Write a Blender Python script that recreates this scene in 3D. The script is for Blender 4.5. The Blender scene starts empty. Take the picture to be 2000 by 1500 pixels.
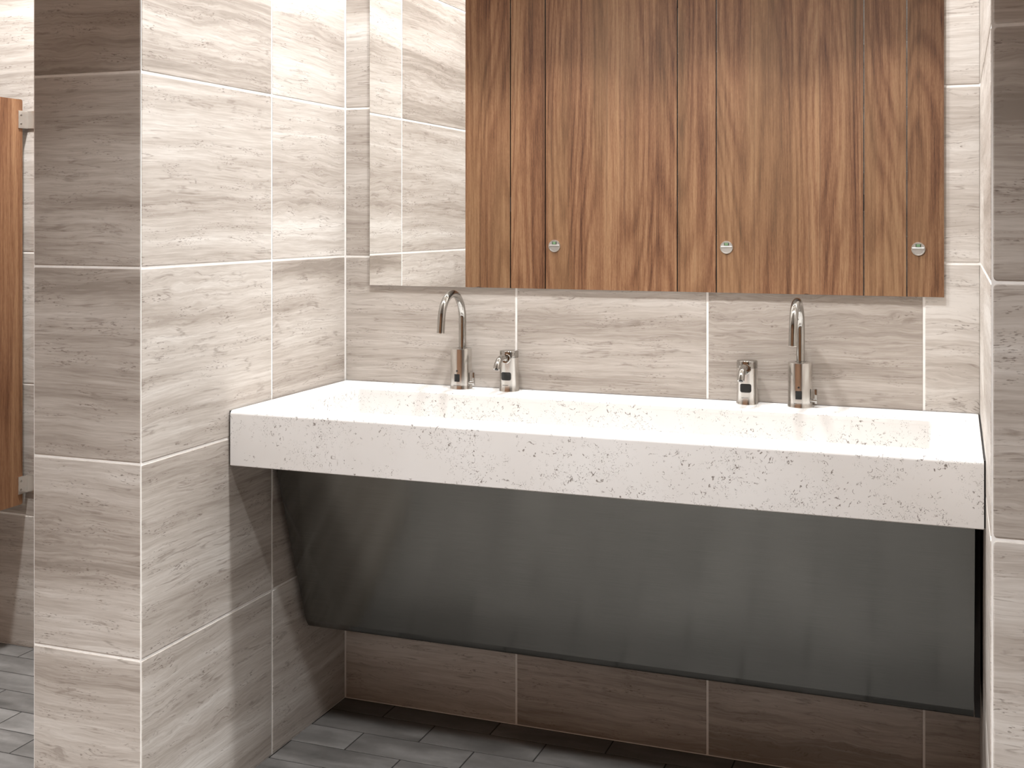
import bpy, bmesh, math, random
from mathutils import Vector, Matrix
random.seed(7)
SC = bpy.context.scene
COL = SC.collection
PI = math.pi

# ------------------------------------------------------------------ camera
F_PX, YAW = 2309.12, math.radians(20.58)
CAM = (1.5528, -2.8463, 1.2959)
cd = bpy.data.cameras.new('camera')
cd.sensor_width = 36.0
cd.lens = 36.0 * F_PX / 2000.0
cd.shift_y = -(750.0 - 431.0) / 2000.0
cd.clip_start = 0.02
cam = bpy.data.objects.new('camera', cd)
COL.objects.link(cam)
cam.location = CAM
cam.rotation_euler = (PI / 2, 0, YAW)
SC.camera = cam

# ------------------------------------------------------------------ node helpers
def new_mat(name):
    m = bpy.data.materials.new(name)
    m.use_nodes = True
    nt = m.node_tree
    nt.nodes.clear()
    out = nt.nodes.new('ShaderNodeOutputMaterial')
    b = nt.nodes.new('ShaderNodeBsdfPrincipled')
    nt.links.new(b.outputs[0], out.inputs[0])
    return m, nt, b

class G:
    """tiny node-graph helper"""
    def __init__(s, nt): s.nt = nt
    def n(s, t, **kw):
        x = s.nt.nodes.new(t)
        for k, v in kw.items(): setattr(x, k, v)
        return x
    def l(s, a, b): s.nt.links.new(a, b)
    def put(s, sock, v):
        if hasattr(v, 'is_output') or hasattr(v, 'links'): s.l(v, sock)
        else: sock.default_value = v
    def math(s, op, a, b=0.0, c=0.0, clamp=False):
        x = s.n('ShaderNodeMath', operation=op); x.use_clamp = clamp
        s.put(x.inputs[0], a); s.put(x.inputs[1], b); s.put(x.inputs[2], c)
        return x.outputs[0]
    def comb(s, a, b, c):
        x = s.n('ShaderNodeCombineXYZ')
        s.put(x.inputs[0], a); s.put(x.inputs[1], b); s.put(x.inputs[2], c)
        return x.outputs[0]
    def noise(s, vec, scale=1.0, detail=2.0, rough=0.5, dist=0.0, lac=2.0):
        x = s.n('ShaderNodeTexNoise')
        s.l(vec, x.inputs['Vector'])
        x.inputs['Scale'].default_value = scale
        x.inputs['Detail'].default_value = detail
        x.inputs['Roughness'].default_value = rough
        x.inputs['Lacunarity'].default_value = lac
        x.inputs['Distortion'].default_value = dist
        return x.outputs[0]
    def rng(s, v, a, b, c=0.0, d=1.0, smooth=True):
        x = s.n('ShaderNodeMapRange')
        x.interpolation_type = 'SMOOTHSTEP' if smooth else 'LINEAR'
        s.put(x.inputs[0], v)
        for i, q in enumerate((a, b, c, d)): s.put(x.inputs[i + 1], q)
        return x.outputs[0]
    def ramp(s, v, stops):
        x = s.n('ShaderNodeValToRGB')
        s.put(x.inputs[0], v)
        e = x.color_ramp.elements
        while len(e) < len(stops): e.new(0.5)
        for k, (p, c) in enumerate(stops):
            e[k].position = p; e[k].color = (*c, 1)
        return x.outputs[0]
    def mix(s, f, a, b, mode='MIX'):
        x = s.n('ShaderNodeMix', data_type='RGBA', blend_type=mode)
        s.put(x.inputs[0], f)
        for i, v in ((6, a), (7, b)):
            if isinstance(v, tuple): x.inputs[i].default_value = (*v, 1)
            else: s.l(v, x.inputs[i])
        return x.outputs[2]
    def bump(s, h, strength, dist):
        x = s.n('ShaderNodeBump')
        x.inputs['Strength'].default_value = strength
        x.inputs['Distance'].default_value = dist
        s.l(h, x.inputs['Height'])
        return x.outputs[0]
    def uv(s):
        t = s.n('ShaderNodeUVMap'); t.uv_map = 'UVMap'
        x = s.n('ShaderNodeSeparateXYZ'); s.l(t.outputs[0], x.inputs[0])
        return x.outputs[0], x.outputs[1]
    def rnd(s):
        t = s.n('ShaderNodeAttribute'); t.attribute_name = 'rnd'
        x = s.n('ShaderNodeSeparateColor'); s.l(t.outputs['Color'], x.inputs[0])
        return x.outputs[0], x.outputs[1], x.outputs[2]

def lin(c):
    return tuple(((v / 255) / 12.92 if v / 255 <= 0.04045 else ((v / 255 + 0.055) / 1.055) ** 2.4) for v in c)

# ------------------------------------------------------------------ materials
def mat_travertine():
    m, nt, b = new_mat('vein_cut_limestone_tile'); g = G(nt)
    u, v = g.uv(); r1, r2, r3 = g.rnd()
    off = g.math('MULTIPLY', r1, 37.0)
    off2 = g.math('MULTIPLY', r2, 53.0)
    U = g.math('ADD', u, off)
    # warp of the beds: long soft waves, stronger in some places
    w1 = g.noise(g.comb(g.math('MULTIPLY', U, 2.2), g.math('MULTIPLY', v, 3.5), off2), 1.0, 2.0, 0.5)
    w2 = g.noise(g.comb(g.math('MULTIPLY', U, 9.0), g.math('MULTIPLY', v, 22.0), off2), 1.0, 3.0, 0.55)
    amp = g.rng(g.noise(g.comb(g.math('MULTIPLY', U, 1.7), g.math('MULTIPLY', v, 4.0), g.math('ADD', off2, 9.0)), 1.0, 1.0), 0.45, 0.72, 0.0, 1.0)
    d = g.math('ADD', g.math('MULTIPLY', g.math('SUBTRACT', w1, 0.5), 0.045),
               g.math('MULTIPLY', g.math('SUBTRACT', w2, 0.5), g.math('ADD', 0.008, g.math('MULTIPLY', amp, 0.036))))
    V = g.math('ADD', v, d)
    # broad bands
    band = g.noise(g.comb(g.math('MULTIPLY', U, 0.7), g.math('MULTIPLY', V, 9.5), off2), 1.0, 2.0, 0.55)
    # medium beds
    bed = g.noise(g.comb(g.math('MULTIPLY', U, 3.0), g.math('MULTIPLY', V, 75.0), g.math('ADD', off2, 3.0)), 1.0, 4.0, 0.6)
    # fine streaks
    fine = g.noise(g.comb(g.math('MULTIPLY', U, 14.0), g.math('MULTIPLY', V, 260.0), g.math('ADD', off2, 5.0)), 1.0, 3.0, 0.6)
    # thin vein lines
    vn = g.noise(g.comb(g.math('MULTIPLY', U, 2.6), g.math('MULTIPLY', V, 30.0), g.math('ADD', off2, 7.0)), 1.0, 3.0, 0.55)
    line = g.rng(g.math('ABSOLUTE', g.math('SUBTRACT', vn, 0.5)), 0.0, 0.022, 1.0, 0.0)
    lmask = g.rng(g.noise(g.comb(g.math('MULTIPLY', U, 14.0), g.math('MULTIPLY', V, 20.0), g.math('ADD', off2, 11.0)), 1.0, 4.0, 0.65), 0.46, 0.60)
    line = g.math('MULTIPLY', line, lmask)
    # pits, clustered along beds
    pn = g.noise(g.comb(g.math('MULTIPLY', U, 95.0), g.math('MULTIPLY', V, 430.0), off2), 1.0, 2.0, 0.5)
    pit = g.rng(pn, 0.57, 0.67)
    pm = g.rng(g.noise(g.comb(g.math('MULTIPLY', U, 9.0), g.math('MULTIPLY', V, 36.0), g.math('ADD', off2, 15.0)), 1.0, 3.0, 0.6), 0.51, 0.64)
    pit = g.math('MULTIPLY', pit, pm)
    t = g.math('ADD', g.math('MULTIPLY', band, 0.50), g.math('MULTIPLY', bed, 0.27))
    t = g.math('ADD', t, g.math('MULTIPLY', fine, 0.21))
    t = g.math('ADD', t, g.math('MULTIPLY', g.math('SUBTRACT', r3, 0.5), 0.09))
    c = g.ramp(t, [(0.36, (0.285, 0.245, 0.210)), (0.45, (0.405, 0.358, 0.316)), (0.53, (0.500, 0.455, 0.411)), (0.64, (0.650, 0.613, 0.570))])
    c = g.mix(g.math('MULTIPLY', line, 0.50), c, (0.20, 0.162, 0.134))
    c = g.mix(g.math('MULTIPLY', pit, 0.66), c, (0.13, 0.10, 0.08))
    g.l(c, b.inputs['Base Color'])
    b.inputs['Roughness'].default_value = 0.42
    b.inputs['Specular IOR Level'].default_value = 0.35
    h = g.math('SUBTRACT', g.math('MULTIPLY', bed, 0.3), g.math('ADD', pit, g.math('MULTIPLY', line, 0.4)))
    g.l(g.bump(h, 0.25, 0.0008), b.inputs['Normal'])
    return m

def mat_simple(name, col, rough=0.5, metal=0.0, spec=0.5, noise=0.0, nscale=60.0):
    m, nt, b = new_mat(name); g = G(nt)
    tc = g.n('ShaderNodeTexCoord')
    n = g.noise(tc.outputs['Object'], nscale, 3.0)
    k = g.rng(n, 0.3, 0.7, 1.0 - noise, 1.0 + noise)
    x = g.n('ShaderNodeVectorMath', operation='SCALE')
    x.inputs[0].default_value = col
    g.l(k, x.inputs['Scale'])
    g.l(x.outputs[0], b.inputs['Base Color'])
    b.inputs['Roughness'].default_value = rough
    b.inputs['Metallic'].default_value = metal
    b.inputs['Specular IOR Level'].default_value = spec
    return m

def mat_floor():
    m, nt, b = new_mat('grey_porcelain_plank'); g = G(nt)
    u, v = g.uv(); r1, r2, r3 = g.rnd()
    off = g.math('MULTIPLY', r1, 41.0)
    a = g.noise(g.comb(g.math('MULTIPLY', g.math('ADD', u, off), 5.0), g.math('MULTIPLY', v, 16.0), off), 1.0, 3.0, 0.5, 0.4)
    c2 = g.noise(g.comb(g.math('MULTIPLY', g.math('ADD', u, off), 60.0), g.math('MULTIPLY', v, 60.0), off), 1.0, 3.0, 0.6)
    t = g.math('ADD', g.math('MULTIPLY', a, 0.85), g.math('MULTIPLY', c2, 0.15))
    t = g.math('ADD', t, g.math('MULTIPLY', g.math('SUBTRACT', r2, 0.5), 0.16))
    c = g.ramp(t, [(0.30, (0.080, 0.075, 0.069)), (0.5, (0.130, 0.122, 0.114)), (0.72, (0.210, 0.199, 0.188))])
    g.l(c, b.inputs['Base Color'])
    b.inputs['Roughness'].default_value = 0.5
    g.l(g.bump(c2, 0.15, 0.0005), b.inputs['Normal'])
    return m

def mat_quartz():
    m, nt, b = new_mat('speckled_white_quartz'); g = G(nt)
    tc = g.n('ShaderNodeTexCoord'); P = tc.outputs['Object']
    n1 = g.noise(P, 150.0, 2.0, 0.6, 0.6)
    l1 = g.rng(g.math('ABSOLUTE', g.math('SUBTRACT', n1, 0.5)), 0.004, 0.034, 1.0, 0.0)
    d1 = g.rng(g.noise(P, 340.0, 1.0), 0.50, 0.56)
    big = g.rng(g.noise(P, 13.0, 3.0, 0.65), 0.44, 0.55)
    mid = g.rng(g.noise(P, 80.0, 1.0, 0.5), 0.45, 0.55)
    a = g.math('MULTIPLY', g.math('MULTIPLY', l1, d1), g.math('MULTIPLY', big, mid))
    # rarer, darker short strokes
    n2 = g.noise(P, 48.0, 2.0, 0.5, 0.8)
    l2 = g.rng(g.math('ABSOLUTE', g.math('SUBTRACT', n2, 0.52)), 0.004, 0.026, 1.0, 0.0)
    m2 = g.rng(g.noise(P, 130.0, 2.0), 0.53, 0.60)
    m3 = g.rng(g.noise(P, 11.0, 2.0), 0.44, 0.53)
    bb = g.math('MULTIPLY', l2, g.math('MULTIPLY', m2, m3))
    cloud = g.noise(P, 7.0, 2.0)
    c = g.ramp(cloud, [(0.35, (0.735, 0.712, 0.685)), (0.65, (0.770, 0.752, 0.730))])
    c = g.mix(g.math('MULTIPLY', a, 0.95), c, (0.13, 0.11, 0.09))
    c = g.mix(g.math('MULTIPLY', bb, 0.9), c, (0.15, 0.12, 0.10))
    g.l(c, b.inputs['Base Color'])
    b.inputs['Roughness'].default_value = 0.33
    b.inputs['Specular IOR Level'].default_value = 0.35
    return m

def mat_wood():
    m, nt, b = new_mat('walnut_laminate'); g = G(nt)
    u, v = g.uv(); r1, r2, r3 = g.rnd()
    off = g.math('MULTIPLY', r1, 23.0)
    U = g.math('ADD', u, off)
    w = g.noise(g.comb(g.math('MULTIPLY', U, 14.0), g.math('MULTIPLY', v, 2.2), off), 1.0, 2.0)
    Ux = g.math('ADD', U, g.math('MULTIPLY', g.math('SUBTRACT', w, 0.5), 0.012))
    # cathedral contours of a tall soft field
    n = g.noise(g.comb(g.math('MULTIPLY', Ux, 3.6), g.math('MULTIPLY', v, 0.34), off), 1.0, 1.0, 0.4)
    ring = g.math('SINE', g.math('MULTIPLY', n, 110.0))
    ring = g.rng(ring, -1.0, 1.0, 0.0, 1.0, False)
    ring = g.math('POWER', ring, 2.2)
    band = g.noise(g.comb(g.math('MULTIPLY', Ux, 21.0), g.math('MULTIPLY', v, 0.30), off), 1.0, 2.0, 0.55)
    fine = g.noise(g.comb(g.math('MULTIPLY', Ux, 330.0), g.math('MULTIPLY', v, 11.0), off), 1.0, 3.0, 0.6)
    pore = g.noise(g.comb(g.math('MULTIPLY', Ux, 700.0), g.math('MULTIPLY', v, 60.0), off), 1.0, 1.0)
    mid = g.noise(g.comb(g.math('MULTIPLY', Ux, 95.0), g.math('MULTIPLY', v, 1.0), g.math('ADD', off, 2.0)), 1.0, 3.0, 0.6)
    t = g.math('ADD', g.math('MULTIPLY', band, 0.33), g.math('MULTIPLY', fine, 0.27))
    t = g.math('ADD', t, g.math('MULTIPLY', mid, 0.26))
    t = g.math('ADD', t, g.math('MULTIPLY', g.math('SUBTRACT', 1.0, ring), 0.065))
    t = g.math('ADD', t, g.math('MULTIPLY', pore, 0.12))
    c = g.ramp(t, [(0.40, (0.078, 0.030, 0.014)), (0.48, (0.165, 0.072, 0.034)), (0.56, (0.250, 0.122, 0.061)), (0.67, (0.370, 0.210, 0.110))])
    hue = g.noise(g.comb(g.math('MULTIPLY', U, 6.0), g.math('MULTIPLY', v, 0.5), g.math('ADD', off, 4.0)), 1.0, 1.0)
    c = g.mix(g.rng(hue, 0.45, 0.7, 0.0, 0.25), c, (0.27, 0.168, 0.082))
    streak = g.rng(g.noise(g.comb(g.math('MULTIPLY', Ux, 55.0), g.math('MULTIPLY', v, 0.35), g.math('ADD', off, 8.0)), 1.0, 2.0, 0.6), 0.62, 0.70)
    c = g.mix(g.math('MULTIPLY', streak, 0.42), c, (0.10, 0.048, 0.028))
    g.l(c, b.inputs['Base Color'])
    b.inputs['Roughness'].default_value = 0.5
    b.inputs['Specular IOR Level'].default_value = 0.3
    return m

def mat_brushed():
    m, nt, b = new_mat('brushed_stainless_steel'); g = G(nt)
    u, v = g.uv()
    n = g.noise(g.comb(g.math('MULTIPLY', u, 9.0), g.math('MULTIPLY', v, 900.0), 0.0), 1.0, 3.0, 0.65)
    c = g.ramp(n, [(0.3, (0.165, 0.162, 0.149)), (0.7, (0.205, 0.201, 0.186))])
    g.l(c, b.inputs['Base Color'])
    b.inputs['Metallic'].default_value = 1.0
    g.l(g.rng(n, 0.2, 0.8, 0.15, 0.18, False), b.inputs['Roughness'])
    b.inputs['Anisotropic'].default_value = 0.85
    b.inputs['Anisotropic Rotation'].default_value = 0.25
    t = g.n('ShaderNodeTangent', direction_type='UV_MAP'); t.uv_map = 'UVMap'
    g.l(t.outputs[0], b.inputs['Tangent'])
    g.l(g.bump(n, 0.06, 0.0002), b.inputs['Normal'])
    return m

M_TILE = mat_travertine()
M_GROUT = mat_simple('white_grout', (0.86, 0.835, 0.80), 0.7, noise=0.04)
M_FLOOR = mat_floor()
M_FGROUT = mat_simple('dark_floor_grout', (0.018, 0.016, 0.014), 0.85, noise=0.1)
M_QUARTZ = mat_quartz()
M_WOOD = mat_wood()
M_WEDGE = mat_simple('dark_laminate_edge', (0.012, 0.007, 0.005), 0.7, noise=0.1)
M_BRUSHED = mat_brushed()
M_STEELDARK = mat_simple('dark_steel_edge', (0.05, 0.05, 0.048), 0.45, 1.0, noise=0.1)
M_CHROME = mat_simple('polished_chrome', (0.43, 0.42, 0.40), 0.05, 1.0, noise=0.01)
M_BODY = mat_simple('fine_satin_chrome', (0.68, 0.665, 0.64), 0.19, 1.0, noise=0.01)
M_SATIN = mat_simple('satin_steel', (0.80, 0.785, 0.755), 0.32, 1.0, noise=0.02)
M_BLACK = mat_simple('black_sensor_glass', (0.006, 0.006, 0.006), 0.12, noise=0.02)
M_INK = mat_simple('grey_printed_ink', (0.10, 0.10, 0.095), 0.5, noise=0.02)
M_MIRROR = mat_simple('silvered_mirror', (0.93, 0.93, 0.92), 0.0, 1.0, noise=0.0)
M_MEDGE = mat_simple('dark_mirror_edge', (0.06, 0.06, 0.055), 0.4, noise=0.05)
M_GREEN = mat_simple('green_vacancy_flag', (0.16, 0.27, 0.14), 0.5, noise=0.05)
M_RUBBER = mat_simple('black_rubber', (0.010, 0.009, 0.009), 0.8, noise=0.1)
M_GAPSHADE = mat_simple('dark_gap_shade', (0.012, 0.010, 0.009), 0.8, noise=0.1)  # near-black stand-in for the shade in the counter's wall gaps
M_CEIL = mat_simple('white_painted_plaster', (0.78, 0.76, 0.73), 0.8, noise=0.03, nscale=20)
M_WHITE = mat_simple('white_enamel', (0.80, 0.79, 0.77), 0.4, noise=0.02)

def mat_emit(name, col, s):
    m = bpy.data.materials.new(name); m.use_nodes = True
    nt = m.node_tree; nt.nodes.clear()
    o = nt.nodes.new('ShaderNodeOutputMaterial'); e = nt.nodes.new('ShaderNodeEmission')
    e.inputs[0].default_value = (*col, 1); e.inputs[1].default_value = s
    nt.links.new(e.outputs[0], o.inputs[0]); return m

# ------------------------------------------------------------------ mesh helpers
def newbm():
    bm = bmesh.new()
    bm.loops.layers.uv.new('UVMap')
    bm.loops.layers.float_color.new('rnd')
    return bm

def link(name, bm, mats, parent=None, loc=(0, 0, 0), recalc=True):
    if recalc: bmesh.ops.recalc_face_normals(bm, faces=bm.faces)
    me = bpy.data.meshes.new(name); bm.to_mesh(me); bm.free()
    for m in (mats if isinstance(mats, (list, tuple)) else [mats]): me.materials.append(m)
    o = bpy.data.objects.new(name, me); COL.objects.link(o)
    o.location = loc
    if parent: o.parent = parent
    return o

def thing(name, label, cat, loc=(0, 0, 0), group=None):
    o = bpy.data.objects.new(name, None); COL.objects.link(o)
    o.empty_display_size = 0.05
    o.location = loc; o['label'] = label; o['category'] = cat
    if group: o['group'] = group
    return o

def struct(o):
    o['kind'] = 'structure'; return o

def shade(o, ang=35):
    me = o.data
    for p in me.polygons: p.use_smooth = True
    me.set_sharp_from_angle(angle=math.radians(ang))
    return o

def dup(root, loc, label):
    r = root.copy(); COL.objects.link(r); r.location = loc; r['label'] = label
    for ch in list(root.children):
        c = ch.copy(); COL.objects.link(c); c.parent = r
        for gch in list(ch.children):
            d = gch.copy(); COL.objects.link(d); d.parent = c
    return r

def box(bm, x0, x1, y0, y1, z0, z1, mi=0, bev=0.0, seg=2):
    vs = [bm.verts.new(p) for p in ((x0,y0,z0),(x1,y0,z0),(x1,y1,z0),(x0,y1,z0),(x0,y0,z1),(x1,y0,z1),(x1,y1,z1),(x0,y1,z1))]
    fs = []
    for q in ((0,3,2,1),(4,5,6,7),(0,1,5,4),(1,2,6,5),(2,3,7,6),(3,0,4,7)):
        f = bm.faces.new([vs[i] for i in q]); f.material_index = mi; fs.append(f)
    if bev > 0:
        es = list({e for f in fs for e in f.edges})
        r = bmesh.ops.bevel(bm, geom=es, offset=bev, segments=seg, profile=0.5, affect='EDGES')
        for f in r['faces']: f.material_index = mi
    return fs

def box_uv(bm, off=(0, 0)):
    """planar metre UVs by dominant normal"""
    uvl = bm.loops.layers.uv['UVMap']
    bm.normal_update()
    for f in bm.faces:
        n = f.normal
        for l in f.loops:
            c = l.vert.co
            if abs(n.y) >= abs(n.x) and abs(n.y) >= abs(n.z): l[uvl].uv = (c.x + off[0], c.z + off[1])
            elif abs(n.x) >= abs(n.z): l[uvl].uv = (c.y + off[0], c.z + off[1])
            else: l[uvl].uv = (c.x + off[0], c.y + off[1])

def set_rnd(bm, faces=None, r=None):
    cl = bm.loops.layers.float_color['rnd']
    r = r or (random.random(), random.random(), random.random())
    for f in (faces or bm.faces):
        for l in f.loops: l[cl] = (*r, 1)

def rrect(w0, w1, h0, h1, r, n=4):
    pts = []
    for cx, cy, a0 in ((w1 - r, h0 + r, -PI/2), (w1 - r, h1 - r, 0), (w0 + r, h1 - r, PI/2), (w0 + r, h0 + r, PI)):
        for k in range(n + 1):
            a = a0 + k * PI/2 / n
            pts.append((cx + r * math.cos(a), cy + r * math.sin(a)))
    return pts

def add_tile(bm, O, U, V, N, u0, u1, v0, v1, rc, bev, depth, mi, uo, vo, rnd):
    """one tile: rounded rectangle front, rolled edge, sides into the bed"""
    uvl = bm.loops.layers.uv['UVMap']; cl = bm.loops.layers.float_color['rnd']
    rings = []
    prof = [(0.0, -depth), (0.0, -bev), (0.29 * bev, -0.29 * bev), (bev, 0.0)]
    for ins, dz in prof:
        pts = rrect(u0 + ins, u1 - ins, v0 + ins, v1 - ins, max(rc - ins, 0.0004), 3)
        rings.append([(bm.verts.new(O + U * a + V * b + N * dz), (a + uo, b + vo)) for a, b in pts])
    n = len(rings[0])
    def face(items, smooth=False):
        f = bm.faces.new([v for v, _ in items]); f.material_index = mi; f.smooth = smooth
        for l, (_, q) in zip(f.loops, items):
            l[uvl].uv = q; l[cl] = (*rnd, 1)
    for k in range(len(rings) - 1):
        A, B = rings[k], rings[k + 1]
        for i in range(n):
            j = (i + 1) % n
            face([A[i], A[j], B[j], B[i]], False)
    face(rings[-1])

def tile_field(bm, O, U, V, N, us, vs, grout=0.0052, rc=0.0022, bev=0.0016, depth=0.006, mi=0, seed=0, ends=(0.5, 0.5), vends=(0.5, 0.5)):
    """us / vs: joint positions; joints centred on them; ends: fraction of a joint left at the outer borders"""
    rg = random.Random(seed)
    O, U, V, N = Vector(O), Vector(U), Vector(V), Vector(N)
    for i in range(len(us) - 1):
        a = us[i] + grout * (ends[0] if i == 0 else 0.5)
        b = us[i + 1] - grout * (ends[1] if i == len(us) - 2 else 0.5)
        for j in range(len(vs) - 1):
            c = vs[j] + grout * (vends[0] if j == 0 else 0.5)
            d = vs[j + 1] - grout * (vends[1] if j == len(vs) - 2 else 0.5)
            add_tile(bm, O, U, V, N, a, b, c, d, rc, bev, depth, mi, 0, 0, (rg.random(), rg.random(), rg.random()))

def plainq(bm, pts, mi):
    f = bm.faces.new([bm.verts.new(p) for p in pts]); f.material_index = mi; return f

def lathe(bm, prof, seg=48, mi=0, center=(0, 0), capb=True, capt=True):
    rings = []
    for r, z in prof:
        rings.append([bm.verts.new((center[0] + r * math.cos(2*PI*k/seg), center[1] + r * math.sin(2*PI*k/seg), z)) for k in range(seg)])
    for A, B in zip(rings, rings[1:]):
        for i in range(seg):
            j = (i + 1) % seg
            f = bm.faces.new((A[i], A[j], B[j], B[i])); f.material_index = mi
    if capb: bm.faces.new(list(reversed(rings[0]))).material_index = mi
    if capt: bm.faces.new(rings[-1]).material_index = mi

def tube(bm, path, radii, seg=28, mi=0, cap0=True, cap1=True):
    """tube in the YZ plane (x const) or general path, using parallel transport"""
    P = [Vector(p) for p in path]
    if not isinstance(radii, (list, tuple)): radii = [radii] * len(P)
    T = []
    for i in range(len(P)):
        a = P[max(i - 1, 0)]; b = P[min(i + 1, len(P) - 1)]
        T.append((b - a).normalized())
    n = T[0].orthogonal().normalized()
    rings = []
    for i, (p, t) in enumerate(zip(P, T)):
        if i: n = (n - t * n.dot(t)).normalized()
        bn = t.cross(n)
        rings.append([bm.verts.new(p + (n * math.cos(2*PI*k/seg) + bn * math.sin(2*PI*k/seg)) * radii[i]) for k in range(seg)])
    for A, B in zip(rings, rings[1:]):
        for i in range(seg):
            j = (i + 1) % seg
            bm.faces.new((A[i], A[j], B[j], B[i])).material_index = mi
    if cap0: bm.faces.new(list(reversed(rings[0]))).material_index = mi
    if cap1: bm.faces.new(rings[-1]).material_index = mi
    return rings

def wrap_pt(x, z, r, d=0.0):
    """x metres round a vertical cylinder of radius r whose front faces -Y"""
    a = x / r
    return (math.sin(a) * (r + d), -math.cos(a) * (r + d), z)

def patch(bm, r, w, h, z, rc, d0=-0.001, d1=0.0006, nx=14):
    """rounded-rectangle plate wrapped on the cylinder front"""
    pts = rrect(-w/2, w/2, z - h/2, z + h/2, rc, 5)
    # split long edges so that the plate follows the curve
    full = []
    for i in range(len(pts)):
        a = pts[i]; b = pts[(i + 1) % len(pts)]
        full.append(a)
        k = int(abs(b[0] - a[0]) / (w / nx))
        for q in range(1, k + 1):
            s = q / (k + 1); full.append((a[0] + (b[0]-a[0])*s, a[1] + (b[1]-a[1])*s))
    xs = sorted({round(p[0], 6) for p in full})
    lo, hi = {}, {}
    for x, y in full:
        k = round(x, 6)
        lo[k] = min(lo.get(k, 9), y); hi[k] = max(hi.get(k, -9), y)
    # resample: vertical strips
    def ext(x):
        dx = max(0.0, abs(x) - (w/2 - rc))
        e = rc - math.sqrt(max(rc*rc - dx*dx, 0))
        return z - h/2 + e, z + h/2 - e
    cols = []
    N = nx * 2
    for i in range(N + 1):
        x = -w/2 + w * (0.5 - 0.5 * math.cos(PI * i / N))
        a, b = ext(x)
        cols.append([bm.verts.new(wrap_pt(x, a, r, d0)), bm.verts.new(wrap_pt(x, a, r, d1)), bm.verts.new(wrap_pt(x, b, r, d1)), bm.verts.new(wrap_pt(x, b, r, d0))])
    for A, B in zip(cols, cols[1:]):
        for k in range(3):
            bm.faces.new((A[k], B[k], B[k+1], A[k+1]))
    bm.faces.new(cols[0]); bm.faces.new(list(reversed(cols[-1])))

def text_mesh(body, size):
    cu = bpy.data.curves.new('lettering_curve', 'FONT')
    cu.body = body; cu.size = size; cu.align_x = 'CENTER'; cu.align_y = 'CENTER'
    cu.extrude = 0.0; cu.resolution_u = 3
    o = bpy.data.objects.new('lettering_curve', cu); COL.objects.link(o)
    bpy.context.view_layer.update()
    me = bpy.data.meshes.new_from_object(o.evaluated_get(bpy.context.evaluated_depsgraph_get()))
    bpy.data.objects.remove(o); bpy.data.curves.remove(cu)
    return me

def wrapped_text(body, size, r, z, width=None):
    me = text_mesh(body, size)
    xs = [v.co.x for v in me.vertices]
    k = (width / (max(xs) - min(xs))) if width else 1.0
    for v in me.vertices:
        v.co = Vector(wrap_pt(v.co.x * k, z + v.co.y, r, 0.0004))
    return me

# ------------------------------------------------------------------ measures of the place
TW, TH = 0.4947, 0.4             # wall tile
XR = 1.6033                      # alcove width
YP = -0.8587                     # pier front
XP = -0.277                      # pier left face
CEIL = 2.95
YST = -3.25                      # stall fronts
YBACK = YST - 1.6
XMIN, XMAX = -2.3, 3.4
rows = [TH * k for k in range(8)] + [CEIL]
X, Y, Z = Vector((1,0,0)), Vector((0,1,0)), Vector((0,0,1))
GD = 0.0013                      # grout sits this far behind the tile faces

# wall_back: joints at .4954, .9893, 1.4847 in the alcove
bm = newbm()
tile_field(bm, (0, 0, 0), X, Z, -Y, [0, 0.4954, 0.9893, 1.4847, XR], rows, seed=11, ends=(0.55, 0.1))
tile_field(bm, (0, 0, 0), X, Z, -Y, [-2.26, -1.7653, -1.2706 + 0.30, XP], rows, seed=19)
box(bm, XMIN, XMAX, GD, 0.12, 0, CEIL, 1)
struct(link('wall_back', bm, [M_TILE, M_GROUT]))

# wall_left: the pier between the alcove and the next bay
bm = newbm()
tile_field(bm, (0, 0, 0), -Y, Z, X, [0, 0.3659, -YP], rows, seed=23, ends=(0.45, 0.55))
tile_field(bm, (0, YP, 0), -X, Z, -Y, [0, -XP], rows, seed=34, ends=(0.55, 0.55))
tile_field(bm, (XP, 0, 0), -Y, Z, -X, [0, 0.3659, -YP], rows, seed=41)
box(bm, XP + GD, -GD, YP + GD, 0.0, 0, CEIL, 1)
struct(link('wall_left', bm, [M_TILE, M_GROUT]))

# wall_right: return of the alcove and the wall face beyond it
bm = newbm()
tile_field(bm, (XR, 0, 0), -Y, Z, -X, [0, 0.3659, -YP], rows, seed=52, ends=(0.1, 0.55))
tile_field(bm, (XR, YP, 0), X, Z, -Y, [0, 0.63, 0.63 + TW, 0.63 + 2*TW, XMAX - XR], rows, seed=64, ends=(0.75, 0.5), rc=0.006, bev=0.0018)
box(bm, XR + GD, XMAX, YP + GD, 0.0, 0, CEIL, 1)
struct(link('wall_right', bm, [M_TILE, M_GROUT]))

# outer walls of the room, behind the photographer
for nm, O, U, N, L, seed in (('wall_far_left', (XMIN, 0, 0), -Y, X, -YBACK, 71), ('wall_far_right', (XMAX, YP, 0), -Y, -X, -YBACK + YP, 83), ('wall_front', (XMIN, YBACK, 0), X, Y, XMAX - XMIN, 97)):
    bm = newbm()
    k = int(L / TW)
    tile_field(bm, O, U, Z, N, [i * TW for i in range(k + 1)] + [L], rows, seed=seed)
    if nm == 'wall_far_left': box(bm, XMIN - 0.1, XMIN - GD, YBACK, 0.12, 0, CEIL, 1)
    elif nm == 'wall_far_right': box(bm, XMAX + GD, XMAX + 0.1, YBACK, 0.12, 0, CEIL, 1)
    else: box(bm, XMIN - 0.1, XMAX + 0.1, YBACK - 0.1, YBACK - GD, 0, CEIL, 1)
    struct(link(nm, bm, [M_TILE, M_GROUT]))

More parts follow.
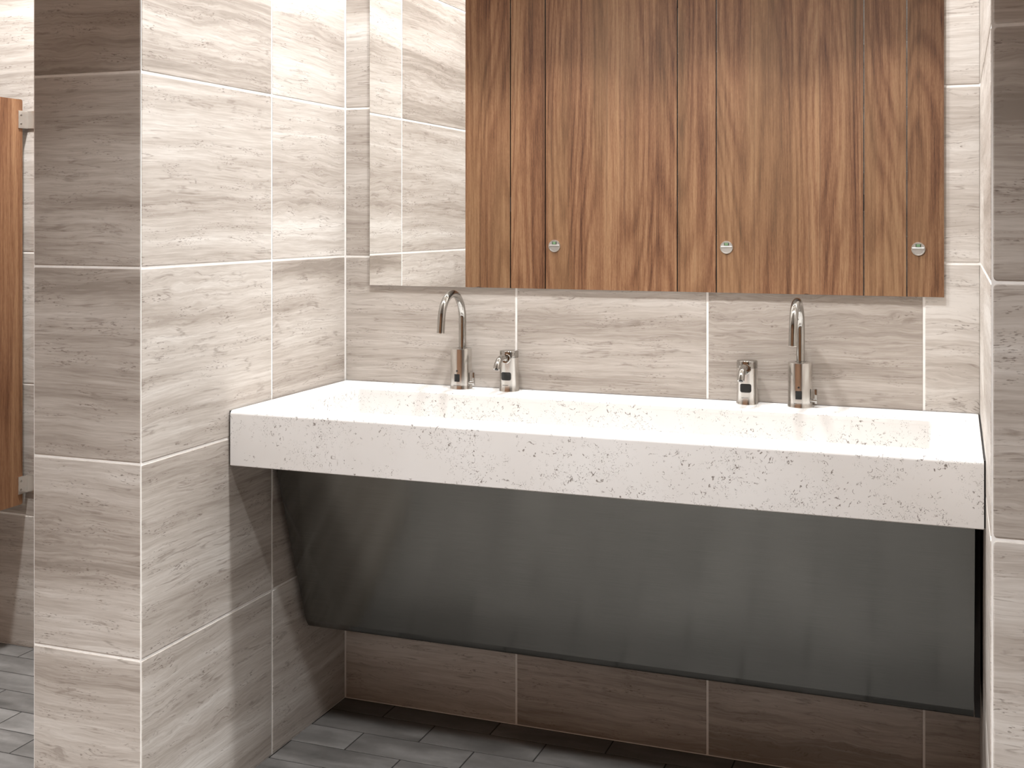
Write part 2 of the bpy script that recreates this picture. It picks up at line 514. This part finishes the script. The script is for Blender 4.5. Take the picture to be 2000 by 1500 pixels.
# floor: 0.302 x 0.1015 planks in running bond, dark joints
bm = newbm()
rg = random.Random(5)
PW, PH = 0.3018, 0.1018
j0 = 0.0747
r = 0
y1 = 0.0
while y1 > YBACK:
    y0 = -(j0 + PH * r)
    xo = 0.1502 if r % 2 == 0 else 0.0
    k0 = int((XMIN - xo) / PW) - 1
    x = xo + k0 * PW
    while x < XMAX:
        a, b_ = max(x, XMIN), min(x + PW, XMAX)
        if b_ - a > 0.01:
            add_tile(bm, Vector((0, 0, 0)), X, Y, Z, a + 0.0017, b_ - 0.0017, y0 + 0.0017, y1 - (0.0017 if r else 0), 0.0008, 0.0008, 0.004, 0, 0, 0, (rg.random(), rg.random(), rg.random()))
        x += PW
    y1 = y0; r += 1
box(bm, XMIN - 0.1, XMAX + 0.1, YBACK - 0.1, 0.12, -0.1, -0.0012, 1)
struct(link('floor', bm, [M_FLOOR, M_FGROUT]))

bm = newbm(); box(bm, XMIN - 0.1, XMAX + 0.1, YBACK - 0.1, 0.12, CEIL, CEIL + 0.1)
struct(link('ceiling', bm, M_CEIL))

# ------------------------------------------------------------------ washbasin counter
ZT, ZB, YF = 0.8635, 0.7378, -0.5495
CX0, CX1 = 0.0045, XR - 0.0030
OX0, OX1, OY0, OY1 = 0.1050, 1.5050, -0.4700, -0.1260
counter = thing('washbasin_counter', 'long white speckled quartz counter with a sunken trough basin, spanning the tiled alcove', 'washbasin', (0.8, -0.27, ZB))
co = Vector((-0.8, 0.27, -ZB))
def loopv(bm, pts, z): return [bm.verts.new(Vector((x, y, z)) + co) for x, y in pts]
bm = newbm()
# outline counter-clockwise; front long edge rounded over (radius R), the others nearly square
R = 0.009
def outline(fr, sd):
    return [(CX0 + sd, YF + fr), (CX1 - sd, YF + fr), (CX1 - sd, -0.0005), (CX0 + sd, -0.0005)]
levels = [(ZB, 0.0015, 0.0008), (ZB + 0.0015, 0.0, 0.0)]
NS = 7
for k in range(NS + 1):
    a = PI/2 * k / NS
    levels.append((ZT - R + R * math.sin(a), R * (1 - math.cos(a)), 0.0012 * (1 - math.cos(a))))
rings = [loopv(bm, outline(fr, sd), z) for z, fr, sd in levels]
for A, B in zip(rings, rings[1:]):
    for i in range(4):
        j = (i + 1) % 4; bm.faces.new((A[i], A[j], B[j], B[i]))
# top with hole
q = 0.0035
def hole(d, rr): return rrect(OX0 - d, OX1 + d, OY0 - d, OY1 + d, rr + d, 5)
h_out = loopv(bm, hole(q, 0.010), ZT)
n = len(h_out)
C4 = rings[-1]          # FL, FR, BR, BL
# hole order from rrect: corner BR(front-right)…: (w1,h0) (w1,h1) (w0,h1) (w0,h0)
seg = n // 4
corner = [C4[1], C4[2], C4[3], C4[0]]
for ci in range(4):
    pts = h_out[ci*seg:(ci+1)*seg]
    for a, b_ in zip(pts, pts[1:]): bm.faces.new((corner[ci], b_, a))
    nxt = h_out[((ci+1)*seg) % n]
    bm.faces.new((corner[ci], corner[(ci+1) % 4], nxt, pts[-1]))
prev = h_out
for k in range(1, 5):
    a = PI/2 * k / 4
    cur = loopv(bm, hole(q * (1 - math.sin(a)), 0.010), ZT - q * (1 - math.cos(a)))
    for i in range(n):
        j = (i + 1) % n; bm.faces.new((prev[i], prev[j], cur[j], cur[i]))
    prev = cur
lip = loopv(bm, hole(0.0, 0.010), ZT - 0.012)
for i in range(n):
    j = (i + 1) % n; bm.faces.new((prev[i], prev[j], lip[j], lip[i]))
# inner skirt goes down so that the deck has thickness, underside open behind the fascia
under = loopv(bm, rrect(OX0 - 0.012, OX1 + 0.012, OY0 - 0.012, OY1 + 0.012, 0.02, 5), ZT - 0.012)
for i in range(n):
    j = (i + 1) % n; bm.faces.new((lip[i], lip[j], under[j], under[i]))
low = loopv(bm, rrect(OX0 - 0.012, OX1 + 0.012, OY0 - 0.012, OY1 + 0.012, 0.02, 5), ZB)
for i in range(n):
    j = (i + 1) % n; bm.faces.new((under[i], under[j], low[j], low[i]))
B4 = rings[0]; corner = [B4[1], B4[2], B4[3], B4[0]]
for ci in range(4):
    pts = low[ci*seg:(ci+1)*seg]
    for a, b_ in zip(pts, pts[1:]): bm.faces.new((corner[ci], a, b_))
    nxt = low[((ci+1)*seg) % n]
    bm.faces.new((corner[ci], pts[-1], nxt, corner[(ci+1) % 4]))
top = shade(link('countertop', bm, M_QUARTZ, counter), 40)

bm = newbm()  # dark strips added as shade in the narrow gaps between counter and walls
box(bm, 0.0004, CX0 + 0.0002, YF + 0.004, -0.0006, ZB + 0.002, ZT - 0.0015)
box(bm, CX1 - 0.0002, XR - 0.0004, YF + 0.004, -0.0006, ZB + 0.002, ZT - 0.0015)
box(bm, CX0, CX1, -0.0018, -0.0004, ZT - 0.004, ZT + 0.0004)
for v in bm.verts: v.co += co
link('gap_shade_strips', bm, M_GAPSHADE, counter)

# trough basin: walls, coved bottom sloping towards the back
bm = newbm()
prof = [(0.0, ZT - 0.0121), (0.0, ZT - 0.085)]
for k in range(1, 6):
    a = PI/2 * k / 5
    prof.append((0.016 * (1 - math.cos(a)), ZT - 0.085 - 0.016 * math.sin(a)))
rr_ = []
for ins, z in prof:
    rr_.append(loopv(bm, rrect(OX0 + ins, OX1 - ins, OY0 + ins, OY1 - ins, max(0.010 - ins * 0.3, 0.004), 5), z))
for A, B in zip(rr_, rr_[1:]):
    for i in range(n):
        j = (i + 1) % n; bm.faces.new((A[i], A[j], B[j], B[i]))
bm.faces.new(rr_[-1])
# outside shell of the trough
o1 = loopv(bm, rrect(OX0 - 0.0118, OX1 + 0.0118, OY0 - 0.0118, OY1 + 0.0118, 0.02, 5), ZT - 0.0121)
o2 = loopv(bm, rrect(OX0 - 0.0118, OX1 + 0.0118, OY0 - 0.0118, OY1 + 0.0118, 0.02, 5), ZT - 0.113)
for i in range(n):
    j = (i + 1) % n
    bm.faces.new((rr_[0][i], rr_[0][j], o1[j], o1[i])); bm.faces.new((o1[i], o1[j], o2[j], o2[i]))
bm.faces.new(o2)
basin = shade(link('trough_basin', bm, M_QUARTZ, counter), 50)
bm = newbm()
lathe(bm, [(0.030, ZT - 0.1010), (0.030, ZT - 0.0992), (0.027, ZT - 0.0985), (0.010, ZT - 0.0990)], 32, center=(0.8, -0.2))
for v in bm.verts: v.co += co
shade(link('drain', bm, M_SATIN, counter), 40)

# ------------------------------------------------------------------ steel panel under the counter
panel = thing('under_sink_panel', 'brushed stainless steel shroud sloping back to the tiled wall under the white counter', 'panel', (0.8, -0.3, 0.27))
po = Vector((-0.8, 0.3, -0.27))
PX0, PX1 = 0.018, 1.5875
# profile (y, z), front face line: z .689 -> y -.3716 ; z .283 -> y -.2344
def py(z): return -0.3716 + (0.689 - z) * 0.338
prof = [(py(0.7372), 0.7372), (py(0.60), 0.60), (py(0.45), 0.45), (py(0.290), 0.290)]
yb, zb = prof[-1]
for k in range(1, 6):
    a = k / 5
    prof.append((yb + 0.018 * a + 0.002 * math.sin(a * PI), zb - 0.020 * (1 - (1 - a) ** 2)))
prof.append((-0.013, prof[-1][1] - 0.004))
bm = newbm(); uvl = bm.loops.layers.uv['UVMap']
th = 0.0015
s = [0.0]
for a, b_ in zip(prof, prof[1:]): s.append(s[-1] + math.hypot(b_[0]-a[0], b_[1]-a[1]))
NX = 2
cols = []
for i in range(NX):
    x = PX0 + (PX1 - PX0) * i / (NX - 1)
    cols.append([(bm.verts.new(Vector((x, y, z)) + po), (x, -s[k])) for k, (y, z) in enumerate(prof)])
for k in range(len(prof) - 1):
    it = [cols[0][k], cols[1][k], cols[1][k+1], cols[0][k+1]]
    f = bm.faces.new([v for v, _ in it])
    for l, (_, q_) in zip(f.loops, it): l[uvl].uv = q_
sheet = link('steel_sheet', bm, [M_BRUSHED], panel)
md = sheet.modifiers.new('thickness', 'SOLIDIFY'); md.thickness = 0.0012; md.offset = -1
# end plates (closed sides)
for k, (xa, xb) in enumerate(((PX0 + 0.002, PX0 + 0.0035), (PX1 - 0.0035, PX1 - 0.002))):
    bm = newbm()
    side = [(y + 0.003, z) for y, z in prof[:-1]] + [(-0.013, prof[-1][1] + 0.003), (-0.013, 0.7372)]
    A = [bm.verts.new(Vector((xa, y, z)) + po) for y, z in side]
    B = [bm.verts.new(Vector((xb, y, z)) + po) for y, z in side]
    bm.faces.new(A); bm.faces.new(list(reversed(B)))
    for i in range(len(A)):
        j = (i + 1) % len(A); bm.faces.new((A[i], B[i], B[j], A[j]))
    link('end_plate', bm, M_STEELDARK, panel)
# black block added as the shade in the gap beside the panel's right end
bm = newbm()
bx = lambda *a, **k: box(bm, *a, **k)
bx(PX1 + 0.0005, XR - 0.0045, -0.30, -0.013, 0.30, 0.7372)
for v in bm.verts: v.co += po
link('gap_shade_block', bm, M_RUBBER, panel)

# ------------------------------------------------------------------ mirror
mx0, mx1, mz0, mz1, my = 0.0782, 1.5278, 1.1228, 2.10, -0.0065
mir = thing('wall_mirror', 'wide frameless mirror hung on the tiles above the taps, reflecting the stall doors', 'mirror', ((mx0+mx1)/2, 0, mz0))
mo = Vector((-(mx0+mx1)/2, 0, -mz0))
bm = newbm(); box(bm, mx0, mx1, my, my + 0.005, mz0, mz1)
for f in bm.faces:
    f.normal_update()
bm.normal_update()
for f in bm.faces: f.material_index = 0 if f.normal.y < -0.5 else 1
for v in bm.verts: v.co += mo
link('mirror_glass', bm, [M_MIRROR, M_MEDGE], mir)
bm = newbm(); box(bm, mx0 + 0.012, mx1 - 0.012, my + 0.0052, -0.0004, mz0 + 0.010, mz1 - 0.02)
for v in bm.verts: v.co += mo
link('backing_board', bm, M_MEDGE, mir)

# ------------------------------------------------------------------ faucets
def arc_path(y_tube, z0, zc, rad, sweep, straight, n=26):
    pts = [(0, y_tube, z0), (0, y_tube, (z0 + zc) / 2), (0, y_tube, zc)]
    cy = y_tube - rad
    for k in range(1, n + 1):
        a = sweep * k / n
        pts.append((0, cy + rad * math.cos(a), zc + rad * math.sin(a)))
    ly, lz = pts[-1][1], pts[-1][2]
    dy, dz = -math.sin(sweep), math.cos(sweep)
    for q_ in (0.5, 1.0): pts.append((0, ly + dy * straight * q_, lz + dz * straight * q_))
    return pts, (dy, dz)

def make_faucet(loc, label):
    t = thing('sensor_faucet', label, 'faucet', loc, 'chrome sensor taps on the counter')
    r, h = 0.0278, 0.1035
    bm = newbm()
    lathe(bm, [(0.0292, 0.0), (0.0292, 0.0016), (0.0284, 0.004), (r, 0.012), (r, h - 0.0018), (r - 0.0005, h - 0.0006), (r - 0.0018, h)], 64)
    shade(link('faucet_body', bm, M_BODY, t), 30)
    bm = newbm()
    path, d = arc_path(0.0085, h - 0.004, 0.1800, 0.0670, math.radians(172), 0.036)
    tube(bm, path, 0.0096, 32)
    sp = shade(link('spout', bm, M_CHROME, t), 40)
    bm = newbm()
    e = Vector(path[-1]); dv = Vector((0, d[0], d[1]))
    tube(bm, [e - dv * 0.003, e + dv * 0.0016], 0.0080, 28)
    link('aerator', bm, M_SATIN, sp)
    bm = newbm(); lathe(bm, [(0.0125, h - 0.0004), (0.0125, h + 0.0008), (0.0108, h + 0.0016)], 40, center=(0, 0.0085))
    shade(link('collar', bm, M_CHROME, t), 30)
    bm = newbm(); patch(bm, r, 0.0145, 0.0195, 0.0300, 0.0012)
    link('sensor_window', bm, M_BLACK, t)
    bm = newbm(); patch(bm, r, 0.0046, 0.0046, 0.0478, 0.00225, nx=6)
    link('indicator_dot', bm, M_BLACK, t)
    me = wrapped_text('SLOAN', 0.0036, r + 0.0001, 0.0105, 0.0145)
    me.materials.append(M_INK)
    o = bpy.data.objects.new('lettering', me); COL.objects.link(o); o.parent = t; o['label'] = 'small grey printed word SLOAN'
    bm = newbm(); patch(bm, r, 0.0020, 0.0020, 0.0105, 0.0009, d1=0.0004, nx=4)
    for v in bm.verts:
        a = -0.33; x, y = v.co.x, v.co.y
        v.co.x = x * math.cos(a) - y * math.sin(a); v.co.y = x * math.sin(a) + y * math.cos(a)
    link('emblem', bm, M_INK, t)
    bm = newbm()
    tube(bm, [(0.020, -0.006, 0.0165), (0.0385, -0.006, 0.0165)], 0.0042, 20)
    lv = shade(link('mixing_lever', bm, M_CHROME, t), 30)
    bm = newbm()
    box(bm, 0.0335, 0.0395, -0.0095, -0.0025, 0.0095, 0.0430, bev=0.0012)
    shade(link('lever_blade', bm, M_CHROME, lv), 30)
    return t

def make_dispenser(loc, label):
    t = thing('soap_dispenser', label, 'soap dispenser', loc, 'chrome sensor soap dispensers on the counter')
    r, h = 0.0243, 0.1045
    bm = newbm()
    prof = [(0.0262, 0.0), (0.0262, 0.0012)]
    for k in range(1, 9):
        a = k / 8; prof.append((r + 0.0017 * (1 - a) ** 2, 0.0012 + 0.020 * a))
    prof += [(r, 0.0855)]
    lathe(bm, prof, 64)
    shade(link('dispenser_body', bm, M_BODY, t), 30)
    bm = newbm()
    pr_ = [(r - 0.0008, 0.0853), (r - 0.0006, 0.0862), (r, 0.0866), (r, h - 0.0045)]
    for k in range(1, 7):
        a = PI/2 * k / 6; pr_.append((r - 0.0035 * (1 - math.cos(a)) , h - 0.0045 + 0.0030 * math.sin(a)))
    pr_ += [(r * 0.5, h - 0.0003), (0.002, h)]
    lathe(bm, pr_, 64)
    shade(link('cap', bm, M_CHROME, t), 30)
    # escutcheon ring and spout, tilted out of the front
    bm = newbm()
    d = Vector((0, -1, 0.16)).normalized(); o0 = Vector((0, -0.0195, 0.0835))
    tube(bm, [o0, o0 + d * 0.0050, o0 + d * 0.0072], [0.0128, 0.0128, 0.0112], 36)
    shade(link('spout_ring', bm, M_CHROME, t), 30)
    bm = newbm()
    ctrl = [(-0.020, 0.0840), (-0.034, 0.0868), (-0.048, 0.0886), (-0.062, 0.0872), (-0.074, 0.0818), (-0.083, 0.0735), (-0.0885, 0.0645)]
    pts = []
    P = [Vector((0, a, b_)) for a, b_ in ctrl]
    for i in range(len(P) - 1):
        p0, p1, p2, p3 = P[max(i-1,0)], P[i], P[i+1], P[min(i+2, len(P)-1)]
        for k in range(5):
            q_ = k / 5
            pts.append(0.5 * ((2*p1) + (-p0+p2)*q_ + (2*p0-5*p1+4*p2-p3)*q_*q_ + (-p0+3*p1-3*p2+p3)*q_**3))
    pts.append(P[-1])
    tube(bm, pts, [0.0090 - 0.0010 * (i / len(pts)) for i in range(len(pts))], 28)
    s_ = shade(link('spout', bm, M_CHROME, t), 40)
    bm = newbm()
    e = pts[-1]; dv = (pts[-1] - pts[-2]).normalized()
    tube(bm, [e - dv * 0.002, e + dv * 0.0012], 0.0045, 20)
    link('nozzle', bm, M_BLACK, s_)
    bm = newbm(); patch(bm, r, 0.0270, 0.0205, 0.0395, 0.0048)
    link('sensor_window', bm, M_BLACK, t)
    me = wrapped_text('SLOAN', 0.0032, r + 0.0002, 0.0165, 0.0125)
    me.materials.append(M_INK)
    o = bpy.data.objects.new('lettering', me); COL.objects.link(o); o.parent = t; o['label'] = 'small grey printed word SLOAN'
    bm = newbm(); patch(bm, r, 0.0020, 0.0020, 0.0165, 0.0009, d1=0.0004, nx=4)
    for v in bm.verts:
        a = -0.345; x, y = v.co.x, v.co.y
        v.co.x = x * math.cos(a) - y * math.sin(a); v.co.y = x * math.sin(a) + y * math.cos(a)
    link('emblem', bm, M_INK, t)
    return t

f1 = make_faucet((0.3575, -0.0360, ZT), 'chrome gooseneck sensor tap at the left end of the white counter')
dup(f1, (1.2135, -0.0360, ZT), 'chrome gooseneck sensor tap nearest the right end of the white counter')
d1 = make_dispenser((0.4895, -0.0350, ZT), 'squat chrome soap dispenser just right of the left gooseneck tap')
dup(d1, (1.0910, -0.0350, ZT), 'squat chrome soap dispenser just left of the right gooseneck tap')

# ------------------------------------------------------------------ wood panels
def wood_panel(name, x0, x1, y0, y1, z0, z1, parent=None, off=Vector((0,0,0)), rnd=None, bev=0.0015, corner=0.0, axis='y'):
    """laminate board; faces across the thin axis wooden, narrow edges dark"""
    bm = newbm(); uvl = bm.loops.layers.uv['UVMap']
    if axis == 'y':
        pts = rrect(x0, x1, z0, z1, max(corner, 0.002), 5)
        A = [bm.verts.new((a, y0, b_)) for a, b_ in pts]; B = [bm.verts.new((a, y1, b_)) for a, b_ in pts]
    else:
        pts = rrect(y0, y1, z0, z1, max(corner, 0.002), 5)
        A = [bm.verts.new((x0, a, b_)) for a, b_ in pts]; B = [bm.verts.new((x1, a, b_)) for a, b_ in pts]
    fa = bm.faces.new(A); fb = bm.faces.new(list(reversed(B)))
    for i in range(len(A)):
        j = (i + 1) % len(A)
        f = bm.faces.new((A[i], B[i], B[j], A[j])); f.material_index = 1
    box_uv(bm)
    set_rnd(bm, r=rnd)
    for v in bm.verts: v.co += off
    return link(name, bm, [M_WOOD, M_WEDGE], parent)

# privacy screen in the next bay
SX = -1.0880
scr = thing('privacy_screen', 'brown wood-grain privacy screen standing off the tiled wall in the left bay', 'partition', (SX, -0.3, 0.44))
so = Vector((-SX, 0.3, -0.44))
wood_panel('screen_board', SX - 0.025, SX, -0.72, -0.0215, 0.440, 1.6615, scr, so, (0.31, 0.4, 0.5), corner=0.006, axis='x')
for zc in (1.601, 0.498):
    bm = newbm()
    box(bm, SX, SX + 0.003, -0.040, -0.0015, zc - 0.0265, zc + 0.0265, bev=0.0008)
    box(bm, SX + 0.0028, SX + 0.045, -0.0045, -0.0015, zc - 0.0265, zc + 0.0265, bev=0.0008)
    box(bm, SX - 0.028, SX - 0.025, -0.040, -0.0015, zc - 0.0265, zc + 0.0265, bev=0.0008)
    for v in bm.verts: v.co += so
    br = link('bracket', bm, M_SATIN, scr)
    for dz in (-0.013, 0.013):
        bm = newbm()
        tube(bm, [(SX + 0.0028, -0.030, zc + dz), (SX + 0.0045, -0.030, zc + dz)], [0.0036, 0.0028], 16)
        for v in bm.verts: v.co += so
        link('screw', bm, M_CHROME, br)

# toilet stalls behind the camera, seen in the mirror
def virt_x(px):
    """x of a vertical edge seen in the mirror at pixel column px"""
    t = math.tan(math.atan((px - 1000.0) / F_PX) - YAW)
    return CAM[0] + t * ((2 * my - YST) - CAM[1])
e = [virt_x(p) for p in (997, 1065, 1323, 1399, 1687, 1771)]
pitch = ((e[4] - e[0]) / 2 + (e[5] - e[1]) / 2) / 2
dw = pitch - (e[5] - e[4] + e[3] - e[2] + e[1] - e[0]) / 3
GAP = 0.0062
ZD0, ZD1 = 0.12, 2.72
TK = 0.022
doors = [(e[0] - dw, e[0]), (e[1], e[2]), (e[3], e[4]), (e[5], e[5] + dw)]
pils = [(e[0], e[1]), (e[2], e[3]), (e[4], e[5]), (e[0] - pitch, e[0] - dw), (e[5] + dw, e[5] + dw + 0.21)]
dlab = ['walnut stall door partly cut off by the tiled wall in the mirror', 'walnut stall door reflected behind the left soap dispenser side of the mirror',
        'walnut stall door reflected above the right gooseneck tap', 'walnut stall door at the right edge of the mirror']
dlab[1] = 'walnut stall door with round latch, leftmost complete door in the mirror'
plab = ['narrow walnut pilaster left of the leftmost round latch in the mirror', 'narrow walnut pilaster between the two complete stall doors in the mirror',
        'narrow walnut pilaster left of the rightmost round latch in the mirror', 'walnut pilaster at the far left end of the stall row', 'walnut pilaster at the far right end of the stall row']
zl = 1.158
for i, (a, b_) in enumerate(doors):
    d = thing('stall_door', dlab[i], 'door', ((a + b_) / 2, YST, ZD0), 'walnut toilet stall doors seen in the mirror')
    off = Vector((-(a + b_) / 2, -YST, -ZD0))
    wood_panel('door_board', a + GAP / 2, b_ - GAP / 2, YST - TK, YST, ZD0, ZD1, d, off, (0.13 + 0.21 * i, 0.2, 0.2))
    # round latch with vacancy window
    lx = a + 0.0535
    bm = newbm()
    lathe(bm, [(0.0335, 0.0), (0.0335, 0.005), (0.0320, 0.0075), (0.0285, 0.0075), (0.0275, 0.0062)], 40)
    for v in bm.verts: v.co = Vector((lx + v.co.x, YST + v.co.z, zl + v.co.y)) + off
    la = shade(link('latch', bm, M_SATIN, d), 30)
    bm = newbm(); box(bm, lx - 0.0290, lx + 0.0290, YST + 0.005, YST + 0.0125, zl - 0.0015, zl + 0.0065, bev=0.0015)
    for v in bm.verts: v.co += off
    link('thumb_ridge', bm, M_SATIN, la)
    bm = newbm(); box(bm, lx - 0.0125, lx + 0.0125, YST + 0.005, YST + 0.0078, zl + 0.0095, zl + 0.0235)
    for v in bm.verts: v.co += off
    link('indicator_frame', bm, M_RUBBER, la)
    bm = newbm(); box(bm, lx - 0.0090, lx + 0.0090, YST + 0.0070, YST + 0.0084, zl + 0.0105, zl + 0.0232)
    for v in bm.verts: v.co += off
    link('vacancy_flag', bm, M_GREEN, la)
    for zh in (1.385, 0.45, 2.45):
        bm = newbm(); box(bm, b_ - GAP / 2 - 0.0005, b_ + GAP / 2 - 0.0005, YST - TK + 0.001, YST - 0.002, zh - 0.04, zh + 0.04)
        for v in bm.verts: v.co += off
        link('hinge', bm, M_RUBBER, d)
for i, (a, b_) in enumerate(pils):
    p = thing('stall_pilaster', plab[i], 'partition', ((a + b_) / 2, YST, 0), 'walnut pilasters between the stall doors')
    off = Vector((-(a + b_) / 2, -YST, 0))
    wood_panel('pilaster_board', a + GAP / 2, b_ - GAP / 2, YST - TK, YST, 0.1, 2.78, p, off, (0.07 + 0.17 * i, 0.2, 0.2))
    bm = newbm(); box(bm, a + GAP / 2 - 0.003, b_ - GAP / 2 + 0.003 - 0.003, YST - TK - 0.003, YST + 0.003, 0.0, 0.102)
    for v in bm.verts: v.co += off
    link('floor_shoe', bm, M_SATIN, p)

# ------------------------------------------------------------------ lamps
K = 1.0
WARM = (0.978, 0.99, 1.005)
def downlight(x, y, power, label, size=0.16, spread=180, col=WARM, vis=True):
    t = thing('recessed_downlight', label, 'light', (x, y, CEIL))
    bm = newbm()
    lathe(bm, [(size/2 + 0.020, -0.0005), (size/2 + 0.018, -0.006), (size/2 + 0.002, -0.006), (size/2 + 0.001, -0.001)], 40, capb=False, capt=False)
    shade(link('trim_ring', bm, M_WHITE, t), 30)
    ld = bpy.data.lights.new('downlight_lamp', 'AREA'); ld.shape = 'DISK'; ld.size = size
    ld.energy = power * K; ld.color = col; ld.spread = math.radians(spread)
    lo = bpy.data.objects.new('downlight_lamp', ld); COL.objects.link(lo)
    lo.parent = t; lo.location = (0, 0, -0.008)
    return t
downlight(0.48, -0.60, 40, 'round recessed downlight above the left half of the counter')
downlight(1.12, -0.60, 40, 'round recessed downlight above the right half of the counter')
downlight(-0.72, -0.55, 86, 'round recessed downlight in the left bay beside the screen')
for i, x in enumerate((0.30, 1.20)):
    downlight(x, -1.85, 30, ('round recessed downlight over the aisle, the left of two', 'round recessed downlight over the aisle, the right of two')[i], spread=78)
for i, x in enumerate((e[0] - dw/2, (e[1]+e[2])/2, (e[3]+e[4])/2, e[5]+dw/2)):
    downlight(x, YST - 0.8, 5, 'round recessed downlight inside the toilet stall number %s from the left' % ('one', 'two', 'three', 'four')[i])

def spotlight(x, y, power, label):
    t = thing('recessed_spotlight', label, 'light', (x, y, CEIL), 'recessed spotlights washing the stall doors')
    bm = newbm()
    lathe(bm, [(0.062, -0.0005), (0.060, -0.006), (0.046, -0.006), (0.045, -0.001)], 32, capb=False, capt=False)
    shade(link('trim_ring', bm, M_WHITE, t), 30)
    ld = bpy.data.lights.new('spotlight_lamp', 'SPOT'); ld.shadow_soft_size = 0.03
    ld.energy = power; ld.color = (1.0, 0.96, 0.92); ld.spot_size = math.radians(82); ld.spot_blend = 0.4
    lo = bpy.data.objects.new('spotlight_lamp', ld); COL.objects.link(lo)
    lo.parent = t; lo.location = (0, 0, -0.01)
x0 = virt_x(1110); dx_ = virt_x(1407) - x0
for k, nm in zip(range(-1, 3), ('first', 'second', 'third', 'fourth')):
    spotlight(x0 + k * dx_, YST + 0.62, 50, 'small recessed spotlight close to the stall doors, %s from the left' % nm)

w = bpy.data.worlds.new('world'); SC.world = w; w.use_nodes = True
w.node_tree.nodes['Background'].inputs[0].default_value = (0.9, 0.92, 1, 1)
w.node_tree.nodes['Background'].inputs[1].default_value = 0.0

vs = SC.view_settings
vs.view_transform = 'Standard'; vs.look = 'None'; vs.gamma = 1.0; vs.use_curve_mapping = False
vs.exposure = 0.0
